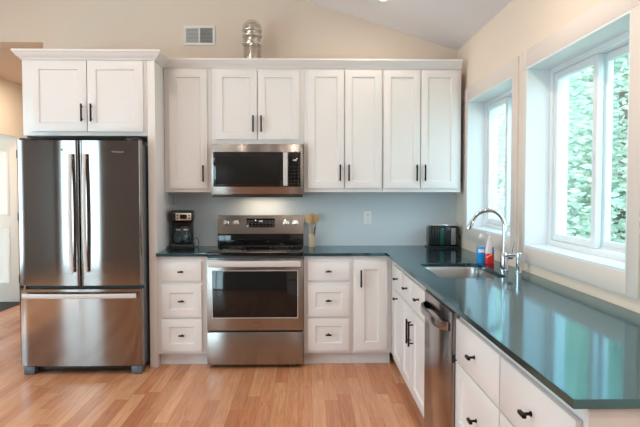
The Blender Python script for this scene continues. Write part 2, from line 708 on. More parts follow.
casing('trim_1', W1, 0.06, 0.04)
casing('trim_2', W2, 0.0)


def slider_window(name, w):
    """white sliding window: lined reveal, outer frame, two sashes with a meeting stile, two panes"""
    y0, y1, z0, z1 = w
    e = bpy.data.objects.new(name, None)
    C.objects.link(e)
    e['kind'] = 'structure'
    e.location = (XW, (y0 + y1) / 2, z0)
    hw, h = (y1 - y0) / 2, z1 - z0
    D0, D1 = 0.135, 0.235
    bm = bmesh.new()                                    # jamb lining
    g = 0.012
    x0_ = -0.010
    box(bm, x0_, D0, -hw, -hw + g, 0, h)
    box(bm, x0_, D0, hw - g, hw, 0, h)
    box(bm, x0_, D0, -hw + g, hw - g, 0, g)
    box(bm, x0_, D0, -hw + g, hw - g, h - g, h)
    finish('jamb_lining', bm, M['vinyl'], e)
    bm = bmesh.new()                                    # outer frame
    f = 0.044
    box(bm, D0, D1, -hw, -hw + f, 0, h, 0.003)
    box(bm, D0, D1, hw - f, hw, 0, h, 0.003)
    box(bm, D0, D1, -hw + f, hw - f, 0, f, 0.003)
    box(bm, D0, D1, -hw + f, hw - f, h - f, h, 0.003)
    box(bm, D0 + 0.045, D0 + 0.05, -hw + f, hw - f, f, f + 0.012)
    finish('window_frame', bm, M['vinyl'], e)
    s = 0.040
    for k, (a, b, xx) in enumerate(((0.010, hw - f - 0.001, D0 + 0.012), (-hw + f + 0.001, 0.010, D0 + 0.055))):
        if k == 1:
            a, b = -hw + f + 0.001, 0.034
        bm = bmesh.new()
        zb, zt = f + 0.001, h - f - 0.001
        box(bm, xx, xx + 0.032, a, a + s * (1.25 if k == 0 else 1), zb, zt, 0.003)
        box(bm, xx, xx + 0.032, b - s, b, zb, zt, 0.003)
        aa = a + s * (1.25 if k == 0 else 1)
        box(bm, xx, xx + 0.032, aa, b - s, zb, zb + s, 0.003)
        box(bm, xx, xx + 0.032, aa, b - s, zt - s, zt, 0.003)
        sash = finish('sash', bm, M['vinyl'], e)
        finish('pane', B(xx + 0.014, xx + 0.018, aa - 0.004, b - s + 0.004, zb + s - 0.004, zt - s + 0.004), M['pane'], sash)
        if k == 0:
            finish('latch', B(xx - 0.008, xx - 0.0005, a + 0.02, a + 0.035, h * 0.45, h * 0.45 + 0.06, 0.002), M['vinyl'], sash)
    return e


slider_window('window_1', W1)
slider_window('window_2', W2)


def plain_window(name, loc, rz, hw, h, bars):
    e = bpy.data.objects.new(name, None)
    C.objects.link(e)
    e['kind'] = 'structure'
    e.location = loc
    e.rotation_euler = (0, 0, rz)
    f = 0.06
    bm = bmesh.new()
    box(bm, -hw, -hw + f, -0.03, 0.03, 0, h, 0.003)
    box(bm, hw - f, hw, -0.03, 0.03, 0, h, 0.003)
    box(bm, -hw + f, hw - f, -0.03, 0.03, 0, f, 0.003)
    box(bm, -hw + f, hw - f, -0.03, 0.03, h - f, h, 0.003)
    for b in bars:
        box(bm, b - 0.03, b + 0.03, -0.03, 0.03, f, h - f, 0.003)
    finish('window_frame', bm, M['vinyl'], e)
    finish('pane', B(-hw + f, hw - f, -0.004, 0.0, f, h - f), M['pane'], e)
    return e


plain_window('window_3', ((OP3[0] + OP3[1]) / 2, YF - 0.1, OP3[2]), 0, (OP3[1] - OP3[0]) / 2, OP3[3] - OP3[2], [0.0])
plain_window('window_fill', (XL - 0.1, (OP4[0] + OP4[1]) / 2, OP4[2]), R(90), (OP4[1] - OP4[0]) / 2, OP4[3] - OP4[2], [-0.42, 0.42])  # unseen window, added to bring fill light in from the left

# hall door standing open beyond the opening
d = bpy.data.objects.new('door_1', None)
C.objects.link(d)
d['kind'] = 'structure'
d.location = (-3.201, 2.15, 0.012)
bm = bmesh.new()
DW, DH = 0.76, 2.03
box(bm, -DW, 0, 0, 0.035, 0, DH, 0.002)
leaf = finish('door_leaf', bm, M['door'], d)
for (a, b, z0, z1) in ((-0.66, -0.41, 1.08, 1.90), (-0.35, -0.10, 1.08, 1.90), (-0.66, -0.41, 0.22, 0.95), (-0.35, -0.10, 0.22, 0.95)):
    bm = shaker(a, b, z0, z1, -0.007, th=0.0068, rail=0.03, depth=0.005)
    finish('door_panel', bm, M['door'], leaf)
for z in (0.24, 1.02, 1.80):
    finish('hinge', B(0.002, 0.022, -0.012, 0.02, z, z + 0.1, 0.002), M['black'], d, label='black hinge')
bm = bmesh.new()
lathe(bm, [(0, 0), (0.026, 0.002), (0.026, 0.008), (0.012, 0.014), (0.012, 0.03), (0.027, 0.04), (0.029, 0.052), (0.02, 0.064), (0, 0.066)], seg=20)
bmesh.ops.rotate(bm, verts=bm.verts[:], cent=(0, 0, 0), matrix=Matrix.Rotation(R(90), 3, 'X'))
o = finish('door_knob', bm, M['silver'], d)
o.location = (-0.69, -0.0005, 0.95)

# ------------------------------------------------------------------ cabinets on the back wall
CT = 0.9128           # counter top
CU = 0.8885           # underside of the stone / top of base cabinets
YB = -0.61            # face frames of base cabinets
UB = 1.395            # underside of wall cabinets
UT = 2.44


def wall_cab(label, x0, x1, z0, doors, group=None):
    """doors: (x0, x1, z0, z1, handle x, handle z)"""
    xc = (x0 + x1) / 2
    t = thing('wall_cabinet', label, 'cabinet', (xc, 0, z0), 0, group)
    finish('cabinet_body', B(x0 - xc, x1 - xc, -0.33, -0.004, 0, UT - z0, 0.001), M['white'], t)
    for a, b, c, e, hx, hz in doors:
        add_door(t, a - xc, b - xc, c - z0, e - z0, -0.351, (hx - xc, hz - z0))
    return t


wall_cab('narrow white wall cabinet with one door, left of the microwave', -0.778, -0.386, UB,
         [(-0.735, -0.420, 1.425, 2.405, -0.452, 1.55)], 'white wall cabinets')
wall_cab('short white two-door wall cabinet directly above the microwave', -0.384, 0.384, 1.797,
         [(-0.350, -0.006, 1.832, 2.405, -0.037, 1.962), (0.002, 0.345, 1.832, 2.405, 0.030, 1.962)], 'white wall cabinets')
wall_cab('tall white two-door wall cabinet just right of the microwave', 0.386, 1.0435, UB,
         [(0.415, 0.7195, 1.428, 2.412, 0.687, 1.557), (0.7275, 1.035, 1.428, 2.412, 0.760, 1.557)], 'white wall cabinets')
wall_cab('tall white two-door wall cabinet next to the window wall', 1.0455, 1.706, UB,
         [(1.053, 1.358, 1.428, 2.412, 1.330, 1.557), (1.366, 1.678, 1.428, 2.412, 1.400, 1.557)], 'white wall cabinets')

# cabinet over the fridge
t = thing('fridge_top_cabinet', 'white two-door cabinet bridging over the stainless fridge', 'cabinet', (-1.30, 0, 1.838))
bm = B(-1.805 + 1.30, -0.842 + 1.30, -0.62, -0.004, 0, 0.60, 0.001)
finish('cabinet_body', bm, M['white'], t)
zc = 1.838
add_door(t, -1.736 + 1.3, -1.304 + 1.3, 1.868 - zc, 2.415 - zc, -0.641, (-1.337 + 1.3, 2.012 - zc), rail=0.066)
add_door(t, -1.297 + 1.3, -0.868 + 1.3, 1.868 - zc, 2.415 - zc, -0.641, (-1.264 + 1.3, 2.012 - zc), rail=0.066)

# tall panels beside the fridge carry this cabinet
finish('side_panel', B(-0.840 + 1.30, -0.7805 + 1.30, -0.62, -0.004, -zc, 2.44 - zc, 0.0015), M['white'], t)
finish('side_panel', B(-1.806 + 1.30, -1.785 + 1.30, -0.60, -0.004, -zc, -0.002, 0.0015), M['white'], t)

# crown moulding swept along the tops
prof = [(0.0, -0.002), (0.008, -0.002), (0.010, 0.006), (0.018, 0.014), (0.032, 0.026), (0.044, 0.042), (0.049, 0.051), (0.054, 0.055), (0.054, 0.069), (0.0, 0.069)]
path = [(-1.808, -0.004), (-1.808, -0.6215), (-0.7785, -0.6215), (-0.7785, -0.3315), (1.706, -0.3315)]
bm = bmesh.new()
rings = []
for i, p in enumerate(path):
    p = Vector(p)
    def nrm(a, b):
        dd = (Vector(b) - Vector(a)).normalized()
        return Vector((dd.y, -dd.x))
    if i == 0:
        off = nrm(path[0], path[1])
    elif i == len(path) - 1:
        off = nrm(path[-2], path[-1])
    else:
        n1, n2 = nrm(path[i - 1], path[i]), nrm(path[i], path[i + 1])
        off = (n1 + n2) / (1 + n1.dot(n2))
    rings.append([bm.verts.new((p.x + off.x * u, p.y + off.y * u, 2.428 + w)) for u, w in prof])
for i in range(len(rings) - 1):
    for k in range(len(prof)):
        k2 = (k + 1) % len(prof)
        bm.faces.new((rings[i][k], rings[i][k2], rings[i + 1][k2], rings[i + 1][k]))
bm.faces.new(rings[0])
bm.faces.new(rings[-1][::-1])
# which side is outward: flip if the moulding grew inwards
tag(finish('crown_moulding', bm, M['white']), 'white crown moulding running along the tops of the cabinets', 'moulding')


# ------------------------------------------------------------------ base cabinets
def base_unit(label, loc, rz, x0, x1, depth_y, group, body=None, hollow=False, toe=True, toe_d=0.075, name='base_cabinet'):
    """front frame at local y=0, cabinet goes to +y"""
    t = thing(name, label, 'cabinet', loc, rz, group)
    if hollow:
        bm = bmesh.new()
        w = 0.018
        box(bm, x0, x0 + w, 0.0, depth_y, 0.105, CU)
        box(bm, x1 - w, x1, 0.0, depth_y, 0.105, CU)
        box(bm, x0 + w, x1 - w, 0.0, depth_y, 0.105, 0.123)
        box(bm, x0 + w, x1 - w, depth_y - w, depth_y, 0.123, CU)
        box(bm, x0 + w, x1 - w, 0.0, 0.02, 0.123, CU)
    else:
        bm = B(x0, x1, 0.0, depth_y, 0.105, CU, 0.001)
    if body:
        box(bm, *body, 0.001)
    finish('cabinet_body', bm, M['white'], t)
    if toe:
        finish('toe_kick', B(x0, x1, toe_d, toe_d + 0.02, 0.0, 0.104), M['white'], t)
    return t


G = 'white base cabinets'
DZ = [(0.692, 0.843), (0.404, 0.660), (0.128, 0.389)]
t = base_unit('narrow white three-drawer base cabinet between fridge panel and range', (-0.585, YB, 0), 0, -0.1935, 0.2015, 0.60, G)
for k, (a, b) in enumerate(DZ):
    add_drawer(t, -0.745 + 0.585, -0.428 + 0.585, a, b, -0.02, flat=(k == 0), rail=0.062)

t = base_unit('white three-drawer base cabinet just right of the range', (0.58, YB, 0), 0, -0.1965, 0.193, 0.60, G)
for k, (a, b) in enumerate(DZ):
    add_drawer(t, 0.413 - 0.58, 0.747 - 0.58, a, b, -0.02, flat=(k == 0), rail=0.062)

t = base_unit('white single-door base cabinet in the inside corner under the counter', (0.93, YB, 0), 0, -0.155, 0.153, 0.60, G,
              body=(0.1535, 0.82, 0.012, 0.60, 0.105, CU))
add_door(t, 0.797 - 0.93, 1.049 - 0.93, 0.128, 0.849, -0.02, (0.838 - 0.93, 0.710), kind='bar', rail=0.07)

XF = 1.085            # face frames of the window-side run
RZ = -R(90)


def run_unit(label, y_far, y_near, **k):
    yc = (y_far + y_near) / 2
    hw = (y_far - y_near) / 2
    return base_unit(label, (XF, yc, 0), RZ, -hw + 0.0008, hw - 0.0008, 0.655, G, **k), yc


def L(y, yc):            # world y to the unit's own x
    return yc - y


t, yc = run_unit('narrow white drawer-over-door base cabinet next to the inside corner, window side', -0.612, -1.262)
add_drawer(t, L(-0.86, yc), L(-1.245, yc), 0.692, 0.843, -0.02, flat=True)
dd = finish('door', shaker(L(-0.86, yc), L(-1.245, yc), 0.128, 0.66, -0.02), M['white'], t)
hardware('knob', dd, (L(-1.05, yc), -0.02, 0.622))

t, yc = run_unit('white sink base cabinet with two false fronts over two doors', -1.264, -2.108, hollow=True)
for a, b in ((-1.275, -1.645), (-1.658, -2.075)):
    add_drawer(t, L(a, yc), L(b, yc), 0.692, 0.843, -0.02, flat=True)
add_door(t, L(-1.275, yc), L(-1.645, yc), 0.128, 0.66, -0.02, (L(-1.612, yc), 0.52), kind='bar_long')
add_door(t, L(-1.658, yc), L(-2.075, yc), 0.128, 0.66, -0.02, (L(-1.692, yc), 0.52), kind='bar_long')

for label, a, b in (('white three-drawer base cabinet right beside the dishwasher', -2.722, -3.318),
                    ('white three-drawer base cabinet at the near end of the window counter', -3.320, -3.900)):
    t, yc = run_unit(label, a, b)
    ya, yb = (a - 0.006, b + 0.003)
    if a < -3:
        yb = b + 0.012
    for k, (z0, z1) in enumerate(((0.664, 0.846), (0.348, 0.656), (0.120, 0.340))):
        add_drawer(t, L(ya, yc), L(yb, yc), z0, z1, -0.02, flat=(k < 1), rail=0.06)

finish('side_panel', B(L(-3.9015, yc), L(-3.918, yc), -0.003, 0.667, 0.0, CU - 0.001, 0.001), M['white'], t)


# ------------------------------------------------------------------ worktops
def stone_slab(outer, hole=None, bev=0.0015):
    bm = bmesh.new()
    def loop(pts):
        vs = [bm.verts.new((x, y, CT)) for x, y in pts]
        return [bm.edges.new((vs[i], vs[(i + 1) % len(vs)])) for i in range(len(vs))]
    es = loop(outer)
    if hole:
        es += loop(hole)
    bmesh.ops.triangle_fill(bm, use_beauty=True, use_dissolve=False, edges=es)
    fs = bm.faces[:]
    r = bmesh.ops.extrude_face_region(bm, geom=fs)
    vs = [v for v in r['geom'] if isinstance(v, bmesh.types.BMVert)]
    bmesh.ops.translate(bm, verts=vs, vec=(0, 0, -(CT - CU) + 0.0005))
    bmesh.ops.recalc_face_normals(bm, faces=bm.faces[:])
    ed = [e for e in bm.edges if len(e.link_faces) == 2 and e.calc_face_angle(0) > R(60)
          and abs(e.verts[0].co.z - e.verts[1].co.z) < 1e-5]
    bmesh.ops.bevel(bm, geom=ed, offset=bev, segments=2, profile=0.5, affect='EDGES')
    return bm


def rrect(x0, x1, y0, y1, r, n=6):
    pts = []
    for cx, cy, a0 in ((x1 - r, y1 - r, 0), (x0 + r, y1 - r, 90), (x0 + r, y0 + r, 180), (x1 - r, y0 + r, 270)):
        for k in range(n + 1):
            a = R(a0 + 90 * k / n)
            pts.append((cx + r * math.cos(a), cy + r * math.sin(a)))
    return pts


SK = (1.170, 1.565, -1.985, -1.300)
tag(finish('worktop', stone_slab([(-0.7795, -0.006), (-0.3825, -0.006), (-0.3825, -0.645), (-0.7795, -0.645)]), M['stone'], smooth=0),
    'short dark stone worktop under the coffee maker', 'countertop', 'dark stone worktops')
tag(finish('worktop', stone_slab([(0.3825, -0.006), (XW - 0.004, -0.006), (XW - 0.004, -3.927), (1.0418, -3.927), (1.0418, -0.6425), (0.3825, -0.6425)],
                                 rrect(*SK, 0.075)), M['stone'], smooth=0),
    'long L-shaped dark stone worktop with the sink, running below the windows', 'countertop', 'dark stone worktops')

# sink bowl (hangs under the cut-out)
bm = bmesh.new()
levels = [(0.012, CU - 0.003, 0.085), (0.0, CU - 0.003, 0.075), (-0.004, CU - 0.02, 0.075), (-0.010, CU - 0.16, 0.07), (-0.03, CU - 0.185, 0.06), (-0.06, CU - 0.192, 0.05)]
rg = []
for off, z, r in levels:
    rg.append([bm.verts.new((x, y, z)) for x, y in rrect(SK[0] - off, SK[1] + off, SK[2] - off, SK[3] + off, r)])
for i in range(len(rg) - 1):
    for k in range(len(rg[0])):
        k2 = (k + 1) % len(rg[0])
        bm.faces.new((rg[i][k], rg[i][k2], rg[i + 1][k2], rg[i + 1][k]))
bm.faces.new(rg[-1])
t = thing('sink', 'undermount stainless steel sink bowl set in the window counter', 'sink', (0, 0, 0))
finish('bowl', bm, M['sink'], t)
bm = bmesh.new()
lathe(bm, [(0.056, 0.0), (0.056, 0.003), (0.040, 0.004), (0.034, -0.001), (0, -0.001)], 1.37, -1.64, CU - 0.1915, 24)
finish('drain', bm, M['chrome'], t)

# ------------------------------------------------------------------ fridge
def curved_slab(x0, x1, yf, th, z0, z1, bulge, r=0.014, n=14, xc=None, half=None):
    """door slab facing -Y, its face bowed gently outward and its vertical edges rounded"""
    xc = (x0 + x1) / 2 if xc is None else xc
    half = (x1 - x0) / 2 if half is None else half
    prof = []
    for k in range(n + 1):
        x = x0 + (x1 - x0) * k / n
        y = yf + bulge * ((x - xc) / half) ** 2
        e = min(x - x0, x1 - x)
        prof.append([x, y])
    left, right = prof[0], prof[-1]
    pts = []
    for k in range(6):
        a = R(90 * k / 5)
        pts.append((x0 + r - r * math.cos(a), left[1] + r - r * math.sin(a)))
    pts += [tuple(p) for p in prof if x0 + r < p[0] < x1 - r]
    for k in range(6):
        a = R(90 - 90 * k / 5)
        pts.append((x1 - r + r * math.cos(a), right[1] + r - r * math.sin(a)))
    pts.append((x1, yf + th))
    pts.append((x0, yf + th))
    bm = bmesh.new()
    prism(bm, pts, 'Y' if False else 'Z', z0, z1)
    return bm


t = thing('refrigerator', 'tall stainless french-door fridge with freezer drawer beside the hall opening', 'refrigerator', (-1.3065, 0, 0))
F0 = -1.3065
finish('fridge_body', B(-0.448, 0.4475, -0.725, -0.05, 0.045, 1.765, 0.006), M['steel_side'], t)
FY = -0.812
dl = finish('door', curved_slab(-0.468, -0.003, FY, 0.08, 0.688, 1.785, 0.012, xc=0.0, half=0.4535), M['fridge'], t)
dr = finish('door', curved_slab(0.003, 0.4535, FY, 0.08, 0.688, 1.785, 0.012, xc=0.0, half=0.4535), M['fridge'], t)
dw = finish('freezer_drawer', curved_slab(-0.468, 0.4535, FY, 0.08, 0.072, 0.660, 0.012), M['fridge'], t)
finish('door_gasket', B(-0.445, 0.445, -0.745, -0.7255, 0.055, 1.775), M['seal'], t, label='dark seal gap')


def bow_handle(p0, p1, out, w, th, bow, n=16):
    """flat bar from p0 to p1 bowed towards -Y, with two end posts back to the door"""
    bm = bmesh.new()
    p0, p1 = Vector(p0), Vector(p1)
    ax = (p1 - p0).normalized()
    side = ax.cross(Vector((0, 1, 0))).normalized()
    rings = []
    for k in range(n + 1):
        s = k / n
        c = p0.lerp(p1, s) + Vector((0, -out - bow * math.sin(math.pi * s), 0))
        ring = []
        for u, v in ((-1, -0.55), (-0.55, -1), (0.55, -1), (1, -0.55), (1, 1), (-1, 1)):
            ring.append(bm.verts.new(c + side * (u * w / 2) + Vector((0, v * th / 2, 0))))
        rings.append(ring)
    for i in range(n):
        for k in range(6):
            bm.faces.new((rings[i][k], rings[i][(k + 1) % 6], rings[i + 1][(k + 1) % 6], rings[i + 1][k]))
    bm.faces.new(rings[0][::-1])
    bm.faces.new(rings[-1])
    for s in (0.035, 0.965):
        c = p0.lerp(p1, s) + Vector((0, -out, 0))
        tube(bm, [c, c + Vector((0, out, 0))], 0.008, 10)
    return bm


finish('handle', bow_handle((-0.052, FY + 0.002, 0.79), (-0.052, FY + 0.002, 1.685), 0.034, 0.026, 0.016, 0.022), M['handle_steel'], dl, label='bright bowed bar handle')
finish('handle', bow_handle((0.052, FY + 0.002, 0.79), (0.052, FY + 0.002, 1.685), 0.034, 0.026, 0.016, 0.022), M['handle_steel'], dr, label='bright bowed bar handle')
finish('handle', bow_handle((-0.425, FY + 0.010, 0.615), (0.425, FY + 0.010, 0.615), 0.040, 0.034, 0.016, 0.022), M['handle_steel'], dw, label='bright wide bar handle')
text_mesh('badge', 'Whirlpool', 0.021, (0.29, FY + 0.0035, 1.70), (R(90), 0, R(1.0)), M['badge'], dr)
bm = bmesh.new()
lathe(bm, [(0, 0), (0.011, 0), (0.011, 0.0015), (0.0085, 0.002), (0, 0.002)], seg=20)
bmesh.ops.rotate(bm, verts=bm.verts[:], cent=(0, 0, 0), matrix=Matrix.Rotation(R(90), 3, 'X'))
o = finish('emblem', bm, M['badge'], dl)
o.location = (-0.125, FY + 0.0012, 1.715)
for s in (-1, 1):
    bm = B(s * 0.40 - 0.045, s * 0.40 + 0.045, -0.80, -0.66, 1.786, 1.803, 0.004)
    finish('hinge_cover', bm, M['black_plastic'], t)
    bm = B(s * 0.408 - 0.042, s * 0.408 + 0.042, -0.79, -0.70, 0.0, 0.066, 0.008)
    finish('foot', bm, M['steel_side'], t)
    finish('roller', B(s * 0.40 - 0.02, s * 0.40 + 0.02, -0.16, -0.08, 0.0, 0.045, 0.004), M['black_plastic'], t)
finish('kick_grille', B(-0.364, 0.364, -0.735, -0.70, 0.018, 0.064, 0.004), M['black_plastic'], t)
for s in (-1, 1):
    finish('hinge', B(s * 0.4625 - 0.008, s * 0.4625 + 0.008, -0.79, -0.745, 0.662, 0.686, 0.003), M['black_plastic'], t)

# ------------------------------------------------------------------ range
t = thing('range', 'stainless steel electric range with black glass cooktop and oven window', 'stove', (0, 0, 0))
finish('oven_body', B(-0.3785, 0.3785, -0.625, -0.02, 0.028, 0.895, 0.002), M['steel_side'], t)
for sx in (-1, 1):
    for y in (-0.57, -0.09):
        bm = bmesh.new()
        tube(bm, [(sx * 0.33, y, 0.0), (sx * 0.33, y, 0.03)], 0.016, 12)
        finish('foot', bm, M['black_plastic'], t)
dr_ = finish('storage_drawer', B(-0.3785, 0.3785, -0.672, -0.626, 0.032, 0.292, 0.004), M['range'], t)
ov = finish('oven_door', B(-0.3785, 0.3785, -0.672, -0.626, 0.305, 0.866, 0.004), M['range'], t)
finish('oven_window', B(-0.333, 0.333, -0.6745, -0.6715, 0.408, 0.776, 0.002), M['black_glass'], ov, label='black oven window')
bm = bmesh.new()
fx0, fx1, fz0, fz1 = -0.338, 0.338, 0.403, 0.781
box(bm, fx0, fx1, -0.6735, -0.671, fz1 - 0.005, fz1)
box(bm, fx0, fx1, -0.6735, -0.671, fz0, fz0 + 0.005)
box(bm, fx0, fx0 + 0.005, -0.6735, -0.671, fz0 + 0.005, fz1 - 0.005)
box(bm, fx1 - 0.005, fx1, -0.6735, -0.671, fz0 + 0.005, fz1 - 0.005)
finish('window_trim', bm, M['handle_steel'], ov)
text_mesh('badge', 'Whirlpool', 0.013, (0.0, -0.6727, 0.350), (R(90), 0, 0), M['badge'], ov)
bm = bmesh.new()
box(bm, -0.358, 0.358, -0.722, -0.700, 0.812, 0.858, 0.008, 3)
for s in (-1, 1):
    box(bm, s * 0.325 - 0.012, s * 0.325 + 0.012, -0.702, -0.668, 0.820, 0.850, 0.004)
finish('handle', bm, M['handle_steel'], ov, label='wide bright oven handle')
finish('front_strip', B(-0.3785, 0.3785, -0.668, -0.626, 0.868, 0.8755, 0.001), M['range'], t)
ck = finish('cooktop', B(-0.3805, 0.3805, -0.680, -0.105, 0.8965, 0.9235, 0.005), M['cook_glass'], t, label='black glass cooktop')
for (bx, by, br) in ((-0.19, -0.52, 0.105), (0.19, -0.52, 0.085), (-0.19, -0.25, 0.075), (0.19, -0.25, 0.1)):
    bm = bmesh.new()
    lathe(bm, [(br - 0.003, 0), (br, 0), (br, 0.0004), (br - 0.003, 0.0004), (br - 0.003, 0)], bx, by, 0.9236, 48)
    lathe(bm, [(br * 0.6 - 0.002, 0), (br * 0.6, 0), (br * 0.6, 0.0004), (br * 0.6 - 0.002, 0.0004), (br * 0.6 - 0.002, 0)], bx, by, 0.9236, 40)
    finish('burner_ring', bm, M['burner'], ck)
bg = bmesh.new()
prism(bg, [(-0.10, 0.897), (-0.02, 0.897), (-0.02, 1.186), (-0.045, 1.191), (-0.064, 1.191), (-0.070, 1.188), (-0.100, 1.038)], 'X', -0.378, 0.378)
bgo = finish('backguard', bg, M['range'], t)
finish('lower_backguard', B(-0.376, 0.376, -0.1038, -0.1002, 0.925, 1.028, 0.001), M['black_glass'], bgo, label='black glass strip')
TK = 0.20                                            # the control face leans back


def on_panel(z, out=0.0):
    return -0.100 + TK * (z - 1.038) - out


TILT = -math.atan(TK)
cpl = finish('control_display', B(-0.125, 0.125, -0.002, 0.004, -0.040, 0.040, 0.001), M['black_glass'], t, label='black display panel')
cpl.location = (0, on_panel(1.123, 0.0005), 1.123)
cpl.rotation_euler = (TILT, 0, 0)
text_mesh('clock_digits', '12:30', 0.015, (0.0, -0.0026, 0.015), (R(90), 0, 0), M['digits'], cpl)
key0 = None
for r_ in range(3):
    for c_ in range(8):
        x = -0.108 + c_ * 0.031
        if abs(x) < 0.035 and r_ == 2:
            continue
        q = (x, -0.0021, -0.0265 + r_ * 0.021)
        if key0 is None:
            key0 = finish('key', B(-0.006, 0.006, -0.0004, 0, -0.0025, 0.0025), M['key'], cpl)
            key0.location = q
        else:
            dup(key0, cpl, q)
for x in (-0.305, -0.218, 0.222, 0.307):
    bm = bmesh.new()
    lathe(bm, [(0, 0), (0.026, 0), (0.026, 0.004), (0.021, 0.006), (0.019, 0.024), (0.017, 0.027), (0, 0.027)], seg=24)
    box(bm, -0.0035, 0.0035, -0.018, 0.018, 0.0265, 0.031, 0.001)
    bmesh.ops.rotate(bm, verts=bm.verts[:], cent=(0, 0, 0), matrix=Matrix.Rotation(R(90), 3, 'X'))
    o = finish('control_knob', bm, M['knob'], bgo, label='bright control knob')
    o.location = (x, on_panel(1.125, -0.0015), 1.125)
    o.rotation_euler = (TILT, 0, 0)

# ------------------------------------------------------------------ microwave
t = thing('microwave', 'stainless over-the-range microwave with black glass door', 'microwave', (0, 0, 1.354))
mz = lambda z: z - 1.354
finish('microwave_body', B(-0.3785, 0.3785, -0.365, -0.006, mz(1.372), mz(1.795), 0.002), M['range'], t)
mf = finish('front_frame', B(-0.3795, 0.3795, -0.405, -0.366, mz(1.377), mz(1.792), 0.004), M['range'], t)
finish('vent_base', B(-0.374, 0.374, -0.398, -0.02, mz(1.354), mz(1.3715), 0.003), M['black_plastic'], t, label='black underside')
md = finish('door_glass', B(-0.362, 0.2505, -0.4085, -0.4052, mz(1.440), mz(1.727), 0.002), M['black_glass'], t, label='black glass door')
finish('door_window', B(-0.342, 0.180, -0.4096, -0.4086, mz(1.462), mz(1.685), 0.0004), M['mesh_glass'], md, label='dark grey mesh window')
cp = finish('control_panel', B(0.254, 0.356, -0.4085, -0.4052, mz(1.440), mz(1.727), 0.002), M['black_glass'], t, label='black control panel')
bm = bmesh.new()
box(bm, 0.214, 0.250, -0.452, -0.438, mz(1.447), mz(1.720), 0.005, 3)
for z in (1.47, 1.697):
    box(bm, 0.223, 0.241, -0.440, -0.4087, mz(z) - 0.01, mz(z) + 0.01, 0.002)
finish('handle', bm, M['handle_steel'], md, label='bright vertical handle')
finish('seam', B(0.2518, 0.2528, -0.4058, -0.4050, mz(1.378), mz(1.440)), M['slot'], mf)
text_mesh('clock_digits', '12:30', 0.015, (0.306, -0.4089, mz(1.658)), (R(90), 0, 0), M['digits'], cp)
for r_ in range(6):
    for c_ in range(3):
        dup(key0, cp, (0.277 + c_ * 0.029, -0.4086, mz(1.465) + r_ * 0.028))
text_mesh('badge', 'Whirlpool', 0.012, (0.0, -0.4054, mz(1.760)), (R(90), 0, 0), M['badge'], mf)
hl = bpy.data.lights.new('cooktop_lamp', 'AREA')
hl.shape = 'RECTANGLE'
hl.size, hl.size_y = 0.34, 0.10
hl.energy = HOOD_POWER
hl.color = (1.0, 0.80, 0.58)
o = bpy.data.objects.new('cooktop_lamp', hl)
C.objects.link(o)
o.parent = t
o.location = (0.03, -0.15, -0.003)
finish('lamp_lens', B(-0.14, 0.20, -0.20, -0.10, -0.0015, 0.0005), mat('frosted_lens', (0.8, 0.75, 0.65), 0.4), t)

# ------------------------------------------------------------------ dishwasher
t = thing('dishwasher', 'stainless dishwasher built in under the window counter', 'dishwasher', (1.070, -2.414, 0), RZ)
finish('tub', B(-0.300, 0.300, 0.012, 0.62, 0.10, 0.868, 0.002), M['steel_side'], t)
finish('control_edge', B(-0.300, 0.300, -0.014, 0.011, 0.869, 0.884, 0.002), M['black_plastic'], t, label='black control edge')
dd = finish('door', B(-0.300, 0.300, -0.020, 0.011, 0.112, 0.868, 0.004), M['dw'], t)
bm = bmesh.new()
n = 18
rings = []
for k in range(n + 1):
    s = k / n
    x = -0.262 + 0.524 * s
    yy = -0.022 - 0.042 * (1 - (2 * s - 1) ** 4) ** 0.8
    ring = [bm.verts.new((x, yy + a, 0.795 + b)) for a, b in ((-0.008, -0.018), (-0.011, 0.0), (-0.008, 0.018), (0.004, 0.020), (0.006, 0), (0.004, -0.020))]
    rings.append(ring)
for i in range(n):
    for k in range(6):
        bm.faces.new((rings[i][k], rings[i][(k + 1) % 6], rings[i + 1][(k + 1) % 6], rings[i + 1][k]))
bm.faces.new(rings[0][::-1])
bm.faces.new(rings[-1])
finish('handle', bm, M['dw'], dd, label='bowed bar handle')
finish('kick_plate', B(-0.300, 0.300, 0.06, 0.08, 0.0, 0.099), M['black_plastic'], t)
finish('side_bracket', B(0.3005, 0.3055, -0.02, 0.010, 0.645, 0.68, 0.001), M['black_plastic'], t)

# ------------------------------------------------------------------ faucet, soap pump, bottles
Z0 = CT + 0.0003
t = thing('faucet', 'tall chrome gooseneck faucet standing behind the sink', 'faucet', (1.628, -1.690, Z0))
bm = bmesh.new()
lathe(bm, [(0, 0), (0.029, 0), (0.029, 0.006), (0.024, 0.009), (0.0225, 0.06), (0.0225, 0.104), (0.019, 0.110), (0.015, 0.114), (0, 0.114)], seg=24)
finish('faucet_base', bm, M['chrome'], t)
bm = bmesh.new()
pts = [(0, 0, 0.112), (0, 0, 0.274)]
rad = 0.098
dx, dy = -0.96, 0.28
for k in range(1, 17):
    a = R(180 - 158 * k / 16)
    u = rad + rad * math.cos(a)
    pts.append((dx * u, dy * u, 0.274 + rad * math.sin(a)))
lx = pts[-1]
px = pts[-2]
dv = (Vector(lx) - Vector(px)).normalized()
end1 = Vector(lx) + dv * 0.012
pts.append(tuple(end1))
tube(bm, pts, 0.0125, 16)
gn = finish('gooseneck', bm, M['chrome'], t)
bm = bmesh.new()
tube(bm, [end1 - dv * 0.006, end1 + dv * 0.002, end1 + dv * 0.035, end1 + dv * 0.05], [0.013, 0.0155, 0.0155, 0.014], 16)
finish('spray_head', bm, M['chrome'], gn)
bm = bmesh.new()
tube(bm, [(0.018, -0.004, 0.085), (0.05, -0.012, 0.085)], 0.0135, 14)
tube(bm, [(0.043, -0.010, 0.090), (0.050, -0.012, 0.135), (0.058, -0.014, 0.185)], [0.0055, 0.0048, 0.004], 10)
finish('lever', bm, M['chrome'], t)

